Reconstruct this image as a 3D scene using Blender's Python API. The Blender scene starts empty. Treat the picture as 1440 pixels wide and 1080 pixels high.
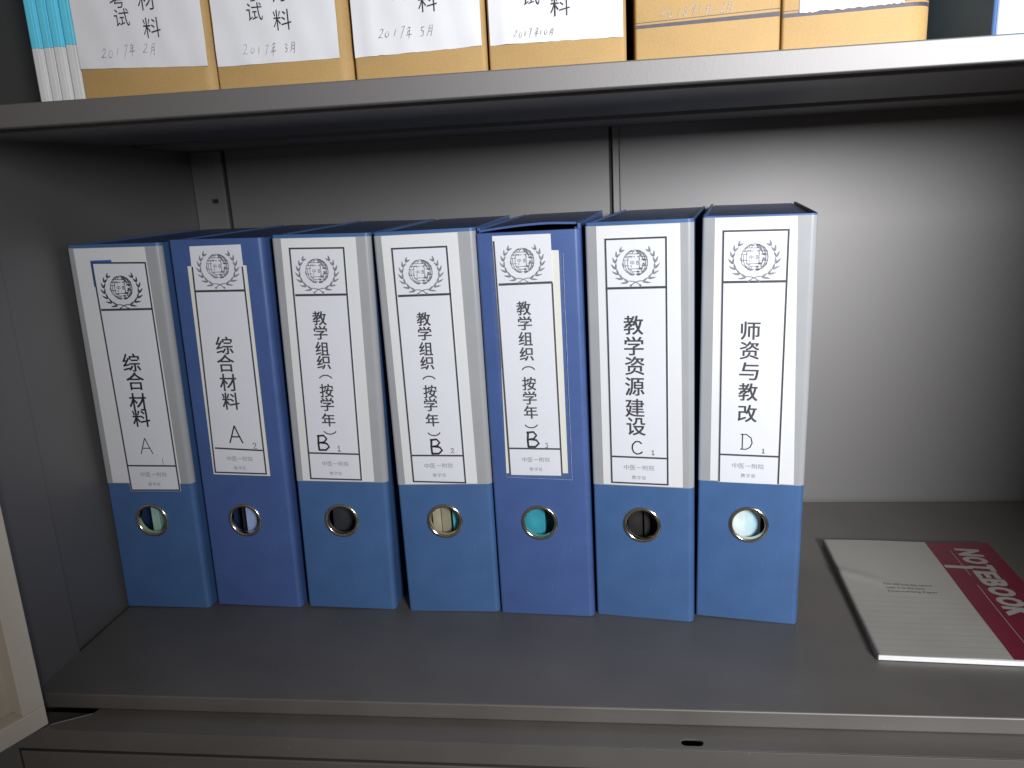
import bpy, bmesh, math, random
from mathutils import Matrix, Vector
random.seed(7)
S = 0.001                                   # everything below is written in millimetres
scene = bpy.context.scene
col = scene.collection

# ------------------------------------------------------------------ camera
cam_d = bpy.data.cameras.new('camera'); cam = bpy.data.objects.new('camera', cam_d); col.objects.link(cam)
cam_d.sensor_fit = 'HORIZONTAL'; cam_d.sensor_width = 36; cam_d.lens = 28.248
cam_d.clip_start = 0.01; cam_d.clip_end = 60
cr = Vector((0.99243814, 0.11143072, -0.05147548)); cu = Vector((0.02247783, 0.24728801, 0.96868126)); cf = Vector((-0.12067012, 0.96251329, -0.24291333))
m = Matrix((cr, cu, -cf)).transposed().to_4x4(); m.translation = Vector((414.81, -459.77, 337.06)) * S
cam.matrix_world = m
scene.camera = cam

# ------------------------------------------------------------------ light
w = bpy.data.worlds.new('World'); scene.world = w; w.use_nodes = True
w.node_tree.nodes['Background'].inputs[0].default_value = (1.0, 0.89, 0.78, 1)
w.node_tree.nodes['Background'].inputs[1].default_value = 0.125

def area(name, loc, target, sx, sy, power, color):
    d = bpy.data.lights.new(name, 'AREA'); d.shape = 'RECTANGLE'; d.size = sx * S; d.size_y = sy * S
    d.energy = power; d.color = color
    o = bpy.data.objects.new(name, d); col.objects.link(o)
    o.location = Vector(loc) * S
    o.rotation_euler = (Vector(target) - Vector(loc)).to_track_quat('-Z', 'Y').to_euler()
    return o
wl = area('window_light', (975, -1150, 560), (640, 350, 370), 250, 290, 4.9, (0.95, 0.97, 1.0))
wl.data.spread = math.radians(64)

scene.view_settings.view_transform = 'Standard'; scene.view_settings.look = 'None'
scene.view_settings.exposure = 0.0; scene.view_settings.gamma = 1.0
scene.cycles.max_bounces = 8

# ------------------------------------------------------------------ materials
def mat(name, color, rough=0.5, var=0.08, scale=60.0, bump=0.0, bscale=400.0, metal=0.0, spec=0.5, stretch=None, extra=None):
    M = bpy.data.materials.new(name); M.use_nodes = True
    nt = M.node_tree; N = nt.nodes; L = nt.links
    b = N['Principled BSDF']
    b.inputs['Roughness'].default_value = rough; b.inputs['Metallic'].default_value = metal
    b.inputs['Specular IOR Level'].default_value = spec
    tc = N.new('ShaderNodeTexCoord'); src = tc.outputs['Object']
    if stretch:
        mp = N.new('ShaderNodeMapping'); mp.inputs['Scale'].default_value = stretch
        L.new(src, mp.inputs['Vector']); src = mp.outputs['Vector']
    nz = N.new('ShaderNodeTexNoise'); nz.inputs['Scale'].default_value = scale; nz.inputs['Detail'].default_value = 6
    L.new(src, nz.inputs['Vector'])
    rp = N.new('ShaderNodeMapRange'); rp.inputs[1].default_value = .3; rp.inputs[2].default_value = .7
    rp.inputs[3].default_value = 1 - var; rp.inputs[4].default_value = 1 + var
    L.new(nz.outputs['Fac'], rp.inputs[0])
    mx = N.new('ShaderNodeVectorMath'); mx.operation = 'SCALE'; mx.inputs[0].default_value = color
    L.new(rp.outputs[0], mx.inputs['Scale']); L.new(mx.outputs[0], b.inputs['Base Color'])
    r2 = N.new('ShaderNodeMapRange'); r2.inputs[1].default_value = .3; r2.inputs[2].default_value = .7
    r2.inputs[3].default_value = max(.02, rough - .02); r2.inputs[4].default_value = rough + .02
    L.new(nz.outputs['Fac'], r2.inputs[0]); L.new(r2.outputs[0], b.inputs['Roughness'])
    if bump:
        n2 = N.new('ShaderNodeTexNoise'); n2.inputs['Scale'].default_value = bscale; n2.inputs['Detail'].default_value = 3
        L.new(src, n2.inputs['Vector'])
        bp = N.new('ShaderNodeBump'); bp.inputs['Strength'].default_value = 1.0; bp.inputs['Distance'].default_value = bump
        L.new(n2.outputs['Fac'], bp.inputs['Height']); L.new(bp.outputs[0], b.inputs['Normal'])
    if extra: extra(nt, b, mx, src)
    return M

GREY = mat('grey_paint', (.215, .206, .203), .58, .03, 5, .00004, 700, .6, .8)
def specks(nt, b, mx, src):
    # sparse dust specks and faint drag marks on the used deck
    N = nt.nodes; L = nt.links
    n = N.new('ShaderNodeTexNoise'); n.inputs['Scale'].default_value = 260; n.inputs['Detail'].default_value = 1; L.new(src, n.inputs['Vector'])
    r = N.new('ShaderNodeMapRange'); r.inputs[1].default_value = .795; r.inputs[2].default_value = .83; r.inputs[3].default_value = 0; r.inputs[4].default_value = .5; L.new(n.outputs['Fac'], r.inputs[0])
    mp = N.new('ShaderNodeMapping'); mp.inputs['Scale'].default_value = (3, 26, 26); mp.inputs['Rotation'].default_value = (0, 0, .35); L.new(src, mp.inputs['Vector'])
    s = N.new('ShaderNodeTexNoise'); s.inputs['Scale'].default_value = 9; s.inputs['Detail'].default_value = 5; L.new(mp.outputs[0], s.inputs['Vector'])
    q = N.new('ShaderNodeMapRange'); q.inputs[1].default_value = .64; q.inputs[2].default_value = .74; q.inputs[3].default_value = 0; q.inputs[4].default_value = .07; L.new(s.outputs['Fac'], q.inputs[0])
    a = N.new('ShaderNodeMath'); a.operation = 'ADD'; L.new(r.outputs[0], a.inputs[0]); L.new(q.outputs[0], a.inputs[1])
    x = N.new('ShaderNodeMix'); x.data_type = 'RGBA'; L.new(a.outputs[0], x.inputs[0]); L.new(mx.outputs[0], x.inputs[6]); x.inputs[7].default_value = (.5, .49, .47, 1)
    L.new(x.outputs[2], b.inputs['Base Color'])
GREYSHELF = mat('grey_shelf_paint', (.190, .176, .163), .50, .10, 14, .00004, 800, .4, .6, None, specks)
CREAM = mat('cream_paint', (.68, .625, .54), .45, .05, 12, .00003, 700)
CREAMPANEL = mat('cream_panel_paint', (.56, .50, .42), .5, .06, 10, .00003, 700)
DARKHOLE = mat('gap_shade', (.012, .012, .012), .6, .1)  # near-black colour standing in for the shade inside slots and gaps
EDGE = mat('bare_steel_edge', (.55, .55, .55), .35, .1, 80, 0, 1, .6)
def scuffs(nt, b, mx, src):
    # fine embossed grain and a few pale rub marks on the plastic
    N = nt.nodes; L = nt.links
    g = N.new('ShaderNodeTexNoise'); g.inputs['Scale'].default_value = 1300; g.inputs['Detail'].default_value = 2; L.new(src, g.inputs['Vector'])
    gr = N.new('ShaderNodeMapRange'); gr.inputs[1].default_value = .3; gr.inputs[2].default_value = .7; gr.inputs[3].default_value = .90; gr.inputs[4].default_value = 1.10; L.new(g.outputs['Fac'], gr.inputs[0])
    sc = N.new('ShaderNodeVectorMath'); sc.operation = 'SCALE'; L.new(mx.outputs[0], sc.inputs[0]); L.new(gr.outputs[0], sc.inputs['Scale'])
    mp = N.new('ShaderNodeMapping'); mp.inputs['Scale'].default_value = (40, 40, 7); mp.inputs['Rotation'].default_value = (0, .5, 0); L.new(src, mp.inputs['Vector'])
    s = N.new('ShaderNodeTexNoise'); s.inputs['Scale'].default_value = 6; s.inputs['Detail'].default_value = 6; L.new(mp.outputs[0], s.inputs['Vector'])
    q = N.new('ShaderNodeMapRange'); q.inputs[1].default_value = .66; q.inputs[2].default_value = .76; q.inputs[3].default_value = 0; q.inputs[4].default_value = .16; L.new(s.outputs['Fac'], q.inputs[0])
    x = N.new('ShaderNodeMix'); x.data_type = 'RGBA'; L.new(q.outputs[0], x.inputs[0]); L.new(sc.outputs[0], x.inputs[6]); x.inputs[7].default_value = (.22, .28, .42, 1)
    L.new(x.outputs[2], b.inputs['Base Color'])
BLUE = mat('blue_plastic', (.056, .127, .290), .42, .07, 40, .00006, 1100, extra=scuffs)
VIOLET = mat('violet_blue_plastic', (.060, .110, .290), .40, .07, 40, .00006, 1100, extra=scuffs)
NAVY = mat('dark_blue_board', (.034, .068, .180), .45, .08, 40, .00004, 900)
BLACK = mat('black_board', (.012, .012, .015), .5, .1)
PALEBLUE = mat('pale_blue_plastic', (.11, .23, .52), .4, .05, 30, .00004, 900)
POCKET = mat('grey_pocket_film', (.36, .367, .38), .26, .04, 30, .00005, 120, 0, .6)
CARD = mat('cream_card', (.735, .737, .745), .45, .02, 25, .00006, 60)
PAPER = mat('white_paper', (.74, .745, .80), .5, .02, 25, .00008, 70)
UNDER = mat('cream_paper', (.74, .73, .66), .5, .03, 25, .00006, 70)
WHITE = mat('plain_white_paper', (.76, .76, .79), .6, .02, 20, .0010, 22)
INK = mat('grey_ink', (.050, .050, .056), .55, .25, 500)
INKTHIN = mat('pale_grey_ink', (.22, .22, .24), .55, .3, 600)
MARKER = mat('black_marker_ink', (.020, .020, .024), .5, .2, 300)
PENCIL = mat('pencil_lead', (.38, .38, .41), .6, .3, 900)
BLUEINK = mat('blue_marker_ink', (.03, .14, .48), .5, .1, 200)
CHROME = mat('polished_ring_metal', (.72, .66, .54), .16, .1, 200, 0, 1, 1.0)
def kraft_fibres(nt, b, mx, src):
    N = nt.nodes; L = nt.links
    n = N.new('ShaderNodeTexNoise'); n.inputs['Scale'].default_value = 900; n.inputs['Detail'].default_value = 4
    mp = N.new('ShaderNodeMapping'); mp.inputs['Scale'].default_value = (1, 1, .8)
    L.new(src, mp.inputs['Vector']); L.new(mp.outputs[0], n.inputs['Vector'])
    r = N.new('ShaderNodeMapRange'); r.inputs[1].default_value = .3; r.inputs[2].default_value = .7; r.inputs[3].default_value = .93; r.inputs[4].default_value = 1.05
    L.new(n.outputs['Fac'], r.inputs[0])
    s = N.new('ShaderNodeVectorMath'); s.operation = 'SCALE'; L.new(mx.outputs[0], s.inputs[0]); L.new(r.outputs[0], s.inputs['Scale'])
    L.new(s.outputs[0], b.inputs['Base Color'])
KRAFT = mat('kraft_board', (.47, .300, .118), .6, .07, 30, .00006, 500, 0, .3, None, kraft_fibres)
STRIPE = mat('purple_grey_ink', (.075, .065, .085), .6, .25, 300)
CYAN = mat('cyan_cover', (.13, .66, .88), .35, .05, 40)
CYANDARK = mat('deep_cyan_cover', (.06, .40, .60), .35, .05, 40)
PALE = mat('white_cover', (.70, .70, .70), .4, .04, 40)
RED = mat('crimson_print', (.19, .020, .042), .32, .06, 40, .00005, 60)
BOOKWHITE = mat('page_block', (.84, .84, .84), .6, .03, 300)
FLOORM = mat('pale_floor_tile', (.45, .50, .52), .4, .1, 3)
def ruled(nt, b, mx, src):
    # faint ruled lines printed on the lower part of the cover, a pale lilac corner above them
    N = nt.nodes; L = nt.links
    sep = N.new('ShaderNodeSeparateXYZ'); L.new(src, sep.inputs[0])
    md = N.new('ShaderNodeMath'); md.operation = 'MODULO'; md.inputs[1].default_value = .0078
    ab = N.new('ShaderNodeMath'); ab.operation = 'ABSOLUTE'; L.new(sep.outputs['Y'], ab.inputs[0]); L.new(ab.outputs[0], md.inputs[0])
    lt = N.new('ShaderNodeMath'); lt.operation = 'LESS_THAN'; lt.inputs[1].default_value = .0009; L.new(md.outputs[0], lt.inputs[0])
    far = N.new('ShaderNodeMath'); far.operation = 'GREATER_THAN'; far.inputs[1].default_value = .098; L.new(ab.outputs[0], far.inputs[0])
    an = N.new('ShaderNodeMath'); an.operation = 'MULTIPLY'; L.new(lt.outputs[0], an.inputs[0]); L.new(far.outputs[0], an.inputs[1])
    k = N.new('ShaderNodeMapRange'); k.inputs[3].default_value = 1; k.inputs[4].default_value = .86; L.new(an.outputs[0], k.inputs[0])
    s = N.new('ShaderNodeVectorMath'); s.operation = 'SCALE'; L.new(mx.outputs[0], s.inputs[0]); L.new(k.outputs[0], s.inputs['Scale'])
    L.new(s.outputs[0], b.inputs['Base Color'])
COVER = mat('grey_white_cover', (.42, .40, .37), .38, .04, 18, .0010, 14, 0, .4, None, ruled)
TITLE = mat('pale_title_print', (.40, .385, .36), .4, .03, 60)
def film():
    M = bpy.data.materials.new('clear_tape'); M.use_nodes = True
    nt = M.node_tree; N = nt.nodes; L = nt.links; b = N['Principled BSDF']
    b.inputs['Base Color'].default_value = (.75, .8, .9, 1); b.inputs['Roughness'].default_value = .2
    tc = N.new('ShaderNodeTexCoord'); nz = N.new('ShaderNodeTexNoise'); nz.inputs['Scale'].default_value = 300; L.new(tc.outputs['Object'], nz.inputs['Vector'])
    r = N.new('ShaderNodeMapRange'); r.inputs[1].default_value = .45; r.inputs[2].default_value = .75; r.inputs[3].default_value = .015; r.inputs[4].default_value = .04
    L.new(nz.outputs['Fac'], r.inputs[0]); L.new(r.outputs[0], b.inputs['Alpha'])
    return M
FILM = film()
FILMEDGE = mat('tape_edge', (.30, .36, .52), .3, .3, 500)

# ------------------------------------------------------------------ helpers
class MB:
    """collects shapes (in mm) that become ONE mesh object"""
    def __init__(s): s.v = []; s.f = []
    def add(s, vs, fs):
        n = len(s.v); s.v += [tuple(x) for x in vs]; s.f += [[i + n for i in f] for f in fs]; return s
    def box(s, x0, x1, y0, y1, z0, z1):
        return s.add([(x0,y0,z0),(x1,y0,z0),(x1,y1,z0),(x0,y1,z0),(x0,y0,z1),(x1,y0,z1),(x1,y1,z1),(x0,y1,z1)],
                     [(0,3,2,1),(4,5,6,7),(0,1,5,4),(1,2,6,5),(2,3,7,6),(3,0,4,7)])
    def prism(s, pts, y0, y1):
        """polygon in x,z (counter-clockwise seen from -y) given a thickness from y0 (front) to y1"""
        n = len(pts); vs = [(p[0], y0, p[1]) for p in pts] + [(p[0], y1, p[1]) for p in pts]
        return s.add(vs, [list(range(n)), list(range(2*n-1, n-1, -1))] + [(i, i+n, (i+1) % n + n, (i+1) % n) for i in range(n)])
    def slab(s, pts, z0, z1):
        """polygon in x,y (counter-clockwise from above)"""
        n = len(pts); vs = [(p[0], p[1], z1) for p in pts] + [(p[0], p[1], z0) for p in pts]
        return s.add(vs, [list(range(n)), list(range(2*n-1, n-1, -1))] + [(i, i+n, (i+1) % n + n, (i+1) % n) for i in range(n)])
    def profile(s, pts, x0, x1):
        """polygon in y,z swept along x"""
        n = len(pts); vs = [(x0, p[0], p[1]) for p in pts] + [(x1, p[0], p[1]) for p in pts]
        return s.add(vs, [list(range(n)), list(range(2*n-1, n-1, -1))] + [(i, i+n, (i+1) % n + n, (i+1) % n) for i in range(n)])
    def ribbon(s, pts, wd, y=0.0, taper=False):
        """flat pen stroke in x,z at depth y"""
        P = [Vector(p) for p in pts]; n = len(P); vs = []
        for i, p in enumerate(P):
            a = P[max(0, i-1)]; b = P[min(n-1, i+1)]; t = b - a
            t = t.normalized() if t.length > 1e-9 else Vector((1, 0)); nn = Vector((-t.y, t.x))
            k = wd * .5
            if taper: k *= .25 + .75 * math.sin(math.pi * (i + .35) / (n - .3))
            vs += [(p.x + nn.x*k, y, p.y + nn.y*k), (p.x - nn.x*k, y, p.y - nn.y*k)]
        return s.add(vs, [(2*i, 2*i+1, 2*i+3, 2*i+2) for i in range(n-1)])
    def build(s, name, material, parent=None, bevel=0, segs=2, smooth=False, recalc=True):
        me = bpy.data.meshes.new(name)
        me.from_pydata([(x*S, y*S, z*S) for x, y, z in s.v], [], s.f)
        if recalc:
            bm = bmesh.new(); bm.from_mesh(me); bmesh.ops.recalc_face_normals(bm, faces=bm.faces); bm.to_mesh(me); bm.free()
        return link(name, me, material, parent, bevel, segs, smooth)
def link(name, me, material, parent=None, bevel=0, segs=2, smooth=False):
    for m_ in (material if isinstance(material, (list, tuple)) else [material]): me.materials.append(m_)
    o = bpy.data.objects.new(name, me); col.objects.link(o)
    if parent: o.parent = parent
    if smooth:
        for p in me.polygons: p.use_smooth = True
    if bevel:
        md = o.modifiers.new('bevel', 'BEVEL'); md.width = bevel * S; md.segments = segs; md.limit_method = 'ANGLE'; md.angle_limit = math.radians(40)
        md.harden_normals = True
        for p in me.polygons: p.use_smooth = True
    return o
def empty(name, loc=(0, 0, 0), label=None, cat=None, group=None):
    o = bpy.data.objects.new(name, None); col.objects.link(o); o.location = Vector(loc) * S; o.empty_display_size = .02
    tag(o, label, cat, group); return o
def tag(o, label=None, cat=None, group=None, kind=None):
    if label: o['label'] = label
    if cat: o['category'] = cat
    if group: o['group'] = group
    if kind: o['kind'] = kind
    return o

_glyphs = {}
def glyph(ch, off=0.0):
    """outline of one character as flat faces in a 1-em square, centred on its own box"""
    key = (ch, off)
    if key in _glyphs: return _glyphs[key]
    cu_ = bpy.data.curves.new('glyph', 'FONT'); cu_.body = ch; cu_.size = 1.0; cu_.offset = off; cu_.resolution_u = 3; cu_.fill_mode = 'BOTH'
    o = bpy.data.objects.new('glyph', cu_); col.objects.link(o)
    bpy.context.view_layer.update()
    me = bpy.data.meshes.new_from_object(o.evaluated_get(bpy.context.evaluated_depsgraph_get()))
    vs = [tuple(v.co) for v in me.vertices]; fs = [tuple(p.vertices) for p in me.polygons]
    bpy.data.objects.remove(o); bpy.data.curves.remove(cu_); bpy.data.meshes.remove(me)
    _glyphs[key] = (vs, fs); return _glyphs[key]
def put_text(mb, text, cx, cz, width, y, off=0.0, shear=0.0, height=None, jitter=0.0):
    """text as flat faces in x,z centred at cx,cz; width in mm (whole string)"""
    vs, fs = glyph(text, off)
    if not vs: return
    xs = [v[0] for v in vs]; zs = [v[1] for v in vs]; mx_ = (min(xs)+max(xs))/2; mz = (min(zs)+max(zs))/2
    k = width / (max(xs)-min(xs)); kz = k if height is None else height / (max(zs)-min(zs))
    mb.add([(cx + (v[0]-mx_)*k + (v[1]-mz)*kz*shear, y, cz + (v[1]-mz)*kz) for v in vs], fs)
def arc(cx, cz, rx, rz, a0, a1, n=10):
    return [(cx + rx*math.cos(math.radians(a0+(a1-a0)*i/n)), cz + rz*math.sin(math.radians(a0+(a1-a0)*i/n))) for i in range(n+1)]
# handwriting: strokes in a unit cell, x to the right, z up
HAND = {
 '2': [[(.1,.75),(.3,.95),(.6,.85),(.55,.55),(.1,.08),(.3,.12),(.85,.05)]],
 '0': [arc(.4,.3,.28,.3,80,440,12)],
 '1': [[(.45,.85),(.4,.1)]],
 '7': [[(.15,.85),(.7,.95),(.5,.4),(.35,-.2)]],
 '8': [[(.75,.85),(.4,.98),(.25,.75),(.6,.5),(.7,.2),(.4,.02),(.2,.2),(.45,.5),(.7,.8)]],
 '3': [[(.15,.85),(.5,.95),(.6,.75),(.35,.52),(.65,.4),(.6,.1),(.2,.03)]],
 '5': [[(.2,.9),(.75,.95)],[(.35,.9),(.3,.55),(.65,.5),(.6,.1),(.15,.05)]],
 '年': [[(.45,1.15),(.15,.8)],[(.3,.92),(.8,.97)],[(.3,.6),(.75,.65)],[(.32,.62),(.3,.3)],[(.05,.25),(1.0,.34)],[(.58,.95),(.55,-.2)]],
 '月': [[(.35,.95),(.3,.4),(.1,.02)],[(.35,.95),(.78,.98),(.74,.05),(.6,.12)],[(.35,.68),(.72,.7)],[(.33,.42),(.72,.45)]],
 '-': [[(.1,.5),(.8,.55)]],
 ' ': [],
}
def bold_text(mb, text, cx, cz, width, y, d, **kw):
    for q, (ax, az) in enumerate(((-d, -d*.6), (d, -d*.6), (d, d*.6), (-d, d*.6))):
        put_text(mb, text, cx + ax, cz + az, width, y - .004*q, **kw)
def handwrite(mb, text, cx, cz, width, y, wd, rise=0.0):
    n = len(text); k = width / n
    for i, ch in enumerate(text):
        jx, jz, sl, sq = random.uniform(-.08, .08), random.uniform(-.10, .10), random.uniform(.15, .42), random.uniform(.85, 1.2)
        for st in HAND[ch]:
            q = []
            for j in range(len(st)-1):
                for t in range(3):
                    q.append((st[j][0]+(st[j+1][0]-st[j][0])*t/3, st[j][1]+(st[j+1][1]-st[j][1])*t/3))
            q.append(st[-1]); dz = random.uniform(-.06, .06)
            mb.ribbon([(cx - width/2 + k*(i + jx + .05 + .9*a) + sl*k*b, cz + k*1.35*sq*(b - .5 + dz + jz) + rise*(i - n/2)*k) for a, b in q], wd*random.uniform(.8, 1.2), y, True)
def thicken(poly, t):
    """push a 4-corner polygon outwards by t mm"""
    c = Vector((sum(p[0] for p in poly)/4, sum(p[1] for p in poly)/4))
    return [(p[0] + math.copysign(t, p[0]-c.x), p[1] + math.copysign(t, p[1]-c.y)) for p in poly]
def ccw(tl, tr, br, bl): return [bl, br, tr, tl]
def bool_cut(me, cutter):
    a = bpy.data.objects.new('a', me); b = bpy.data.objects.new('b', cutter); col.objects.link(a); col.objects.link(b)
    md = a.modifiers.new('c', 'BOOLEAN'); md.object = b; md.operation = 'DIFFERENCE'; md.solver = 'EXACT'
    bpy.context.view_layer.update()
    r = bpy.data.meshes.new_from_object(a.evaluated_get(bpy.context.evaluated_depsgraph_get()))
    bpy.data.objects.remove(a); bpy.data.objects.remove(b); bpy.data.meshes.remove(me); bpy.data.meshes.remove(cutter)
    return r
def mesh_of(mb):
    me = bpy.data.meshes.new('tmp'); me.from_pydata([(x*S, y*S, z*S) for x, y, z in mb.v], [], mb.f)
    bm = bmesh.new(); bm.from_mesh(me); bmesh.ops.recalc_face_normals(bm, faces=bm.faces); bm.to_mesh(me); bm.free(); return me

# spine drawings: positions measured on each spine, mm from the middle of its foot
DATA = [{'pos': (36.2, 121.6, 0.09, 0.95),
  'card': [(-32.2, 306.2), (25.8, 306.8), (27.6, 112.7), (-31.5, 111.8)],
  'pocket': [(-36.8, 306.8), (36.8, 307.0), (39.9, 112.8), (-37.1, 112.1)],
  'frame': [(-19.2, 293.4), (25.4, 292.6), (26.7, 106.4), (-16.5, 106.1)],
  'd1': [(-17.1, 256.4), (25.3, 256.5)],
  'd2': [(-16.9, 128.1), (26.2, 128.0)],
  'cp': [(1.2, 214.2), (2.1, 199.1), (1.5, 182.1), (2.2, 168.5)],
  'emb': (2.4, 272.7),
  'globe': (3.0, 276.3),
  's1': (5.4, 120.5),
  's2': (5.0, 112.1),
  'ring': (-2.5, 79.9),
  'ew': 33.7,
  'chars': '综合材料',
  'cs': 15.0,
  'letter': ('A', (2.4, 145.0), 13.5),
  'num': ('1', (15.1, 131.7), 5.5),
  'sw': 23.5},
 {'pos': (116.3, 125.0, -1.72, 1.02),
  'frame': [(-20.7, 301.6), (20.7, 302.2), (20.8, 118.7), (-24.2, 119.3)],
  'd1': [(-21.2, 267.5), (20.5, 267.6)],
  'd2': [(-21.4, 140.7), (19.3, 139.2)],
  'under': [(-24.5, 286.6), (23.1, 286.5), (23.1, 117.4), (-25.6, 118.0)],
  'cp': [(-2.2, 225.0), (-2.8, 210.8), (-2.9, 195.3), (-2.6, 180.1)],
  'emb': (0.3, 285.6),
  'globe': (-0.4, 286.9),
  's1': (-1.0, 131.9),
  's2': (-1.6, 124.0),
  'ring': (-3.3, 78.2),
  'ew': 34.0,
  'chars': '综合材料',
  'cs': 14.5,
  'letter': ('A', (-2.3, 152.5), 14.6),
  'num': ('2', (13.3, 143.0), 4.8),
  'sw': 22.7},
 {'pos': (198.0, 123.2, -0.88, 1.25),
  'card': [(-30.4, 305.2), (27.2, 305.7), (27.3, 112.3), (-31.7, 112.4)],
  'pocket': [(-36.5, 304.8), (36.4, 305.8), (38.2, 111.5), (-38.7, 112.2)],
  'frame': [(-24.7, 297.2), (18.3, 296.9), (17.6, 113.3), (-25.4, 113.7)],
  'd1': [(-23.1, 261.6), (17.6, 261.7)],
  'd2': [(-25.1, 136.0), (17.4, 135.4)],
  'cp': [(-5.7, 243.9), (-5.8, 232.8), (-5.6, 220.4), (-5.4, 209.6), (-5.4, 197.8), (-5.2, 187.1), (-5.6, 176.1), (-5.7, 163.5), (-5.7, 153.4)],
  'emb': (-4.3, 278.9),
  'globe': (-4.1, 281.5),
  's1': (-3.3, 127.2),
  's2': (-3.5, 119.1),
  'ring': (-2.4, 78.4),
  'ew': 33.4,
  'chars': '教学组织︵按学年︶',
  'cs': 11.0,
  'letter': ('B', (-11.9, 144.5), 12.3),
  'num': ('1', (0.9, 139.9), 4.6),
  'sw': 22.3},
 {'pos': (285.0, 120.5, -0.5, -0.31),
  'card': [(-31.8, 302.2), (25.0, 302.5), (26.6, 110.2), (-31.1, 111.4)],
  'pocket': [(-37.2, 302.0), (35.7, 302.5), (37.8, 109.5), (-36.9, 111.5)],
  'frame': [(-25.0, 295.1), (17.0, 294.8), (17.9, 111.3), (-24.7, 112.8)],
  'd1': [(-23.0, 259.7), (17.3, 259.6)],
  'd2': [(-23.8, 135.0), (17.3, 134.2)],
  'cp': [(-5.1, 241.8), (-5.1, 230.9), (-5.2, 219.3), (-5.2, 208.3), (-5.2, 196.4), (-4.8, 186.0), (-5.2, 175.6), (-4.9, 163.5), (-4.8, 152.5)],
  'emb': (-4.3, 276.0),
  'globe': (-3.9, 278.7),
  's1': (-2.9, 126.3),
  's2': (-2.9, 118.5),
  'ring': (-1.8, 79.5),
  'ew': 33.3,
  'chars': '教学组织︵按学年︶',
  'cs': 10.5,
  'letter': ('B', (-3.8, 141.9), 11.8),
  'num': ('2', (9.0, 138.4), 3.9),
  'sw': 23.2},
 {'pos': (361.2, 117.2, -4.22, -0.42),
  'frame': [(-25.2, 300.4), (16.8, 300.2), (17.8, 118.6), (-23.6, 118.9)],
  'd1': [(-22.8, 265.5), (16.4, 265.8)],
  'd2': [(-22.4, 140.4), (17.7, 140.0)],
  'under': [(-23.6, 290.6), (22.0, 288.3), (21.7, 120.5), (-26.1, 120.0)],
  'film': [(-28.4, 289.3), (25.0, 286.2), (24.8, 115.4), (-26.5, 117.1)],
  'cp': [(-5.4, 247.7), (-5.1, 236.7), (-5.2, 225.2), (-5.0, 213.7), (-4.7, 202.5), (-4.4, 191.1), (-4.5, 180.1), (-4.3, 169.0), (-4.9, 158.4)],
  'emb': (-4.4, 281.5),
  'globe': (-4.7, 284.4),
  's1': (-2.3, 131.4),
  's2': (-2.6, 123.7),
  'ring': (-2.3, 79.3),
  'ew': 32.6,
  'chars': '教学组织︵按学年︶',
  'cs': 10.5,
  'letter': ('B', (-4.1, 147.5), 12.0),
  'num': ('3', (6.6, 142.8), 3.8),
  'sw': 22.0},
 {'pos': (437.9, 113.9, -8.81, -0.18),
  'card': [(-29.5, 303.4), (28.5, 304.5), (29.8, 110.9), (-29.4, 110.5)],
  'pocket': [(-36.3, 303.2), (36.9, 304.6), (37.3, 110.8), (-37.0, 110.1)],
  'frame': [(-23.8, 295.3), (19.6, 295.4), (19.5, 112.2), (-23.5, 112.2)],
  'd1': [(-23.8, 260.1), (19.3, 260.3)],
  'd2': [(-23.3, 133.6), (19.6, 133.4)],
  'cp': [(-4.5, 233.4), (-4.4, 218.2), (-4.0, 203.6), (-4.3, 188.1), (-4.5, 171.8), (-3.9, 157.6)],
  'emb': (-2.4, 277.2),
  'globe': (-2.4, 280.2),
  's1': (-2.2, 125.4),
  's2': (-2.3, 117.5),
  'ring': (-0.8, 78.9),
  'ew': 33.1,
  'chars': '教学资源建设',
  'cs': 14.2,
  'letter': ('C', (-3.5, 141.1), 10.0),
  'num': ('1', (8.3, 137.7), 3.7),
  'sw': 23.3},
 {'pos': (514.9, 112.8, -8.62, 0.65),
  'card': [(-29.3, 306.8), (24.6, 306.5), (30.3, 113.1), (-28.9, 112.8)],
  'pocket': [(-37.2, 306.6), (36.7, 306.2), (37.6, 113.0), (-37.6, 112.3)],
  'frame': [(-24.1, 296.9), (19.9, 296.9), (20.1, 113.1), (-23.0, 112.7)],
  'd1': [(-22.9, 261.1), (19.4, 261.5)],
  'd2': [(-23.0, 134.1), (19.4, 134.3)],
  'cp': [(-3.3, 226.9), (-3.6, 212.7), (-3.5, 197.5), (-3.7, 182.2), (-3.7, 166.2)],
  'emb': (-2.3, 277.5),
  'globe': (-2.6, 280.7),
  's1': (-2.0, 126.0),
  's2': (-1.7, 118.5),
  'ring': (-0.2, 79.4),
  'ew': 34.1,
  'chars': '师资与教改',
  'cs': 13.4,
  'letter': ('D', (-3.8, 144.6), 11.4),
  'num': ('1', (8.3, 138.2), 3.4),
  'sw': 23.0}]

# ------------------------------------------------------------------ setting: a patch of room floor far below
fl = MB(); fl.box(-2500, 3500, -3500, 1200, -990, -960)
tag(fl.build('floor', FLOORM), kind='structure')

# ------------------------------------------------------------------ the cabinet
cab = empty('steel_cabinet', (420, 170, -960), 'dark grey steel office cabinet with open shelves holding the files', 'cabinet')
off = Vector((-420, -170, 960))
def cpart(mb, name, material, bevel=.8, segs=2, parent=cab):
    o = mb.build(name, material, parent, bevel, segs)
    if parent is cab: o.location = off * S
    return o
ZT = 800
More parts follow.
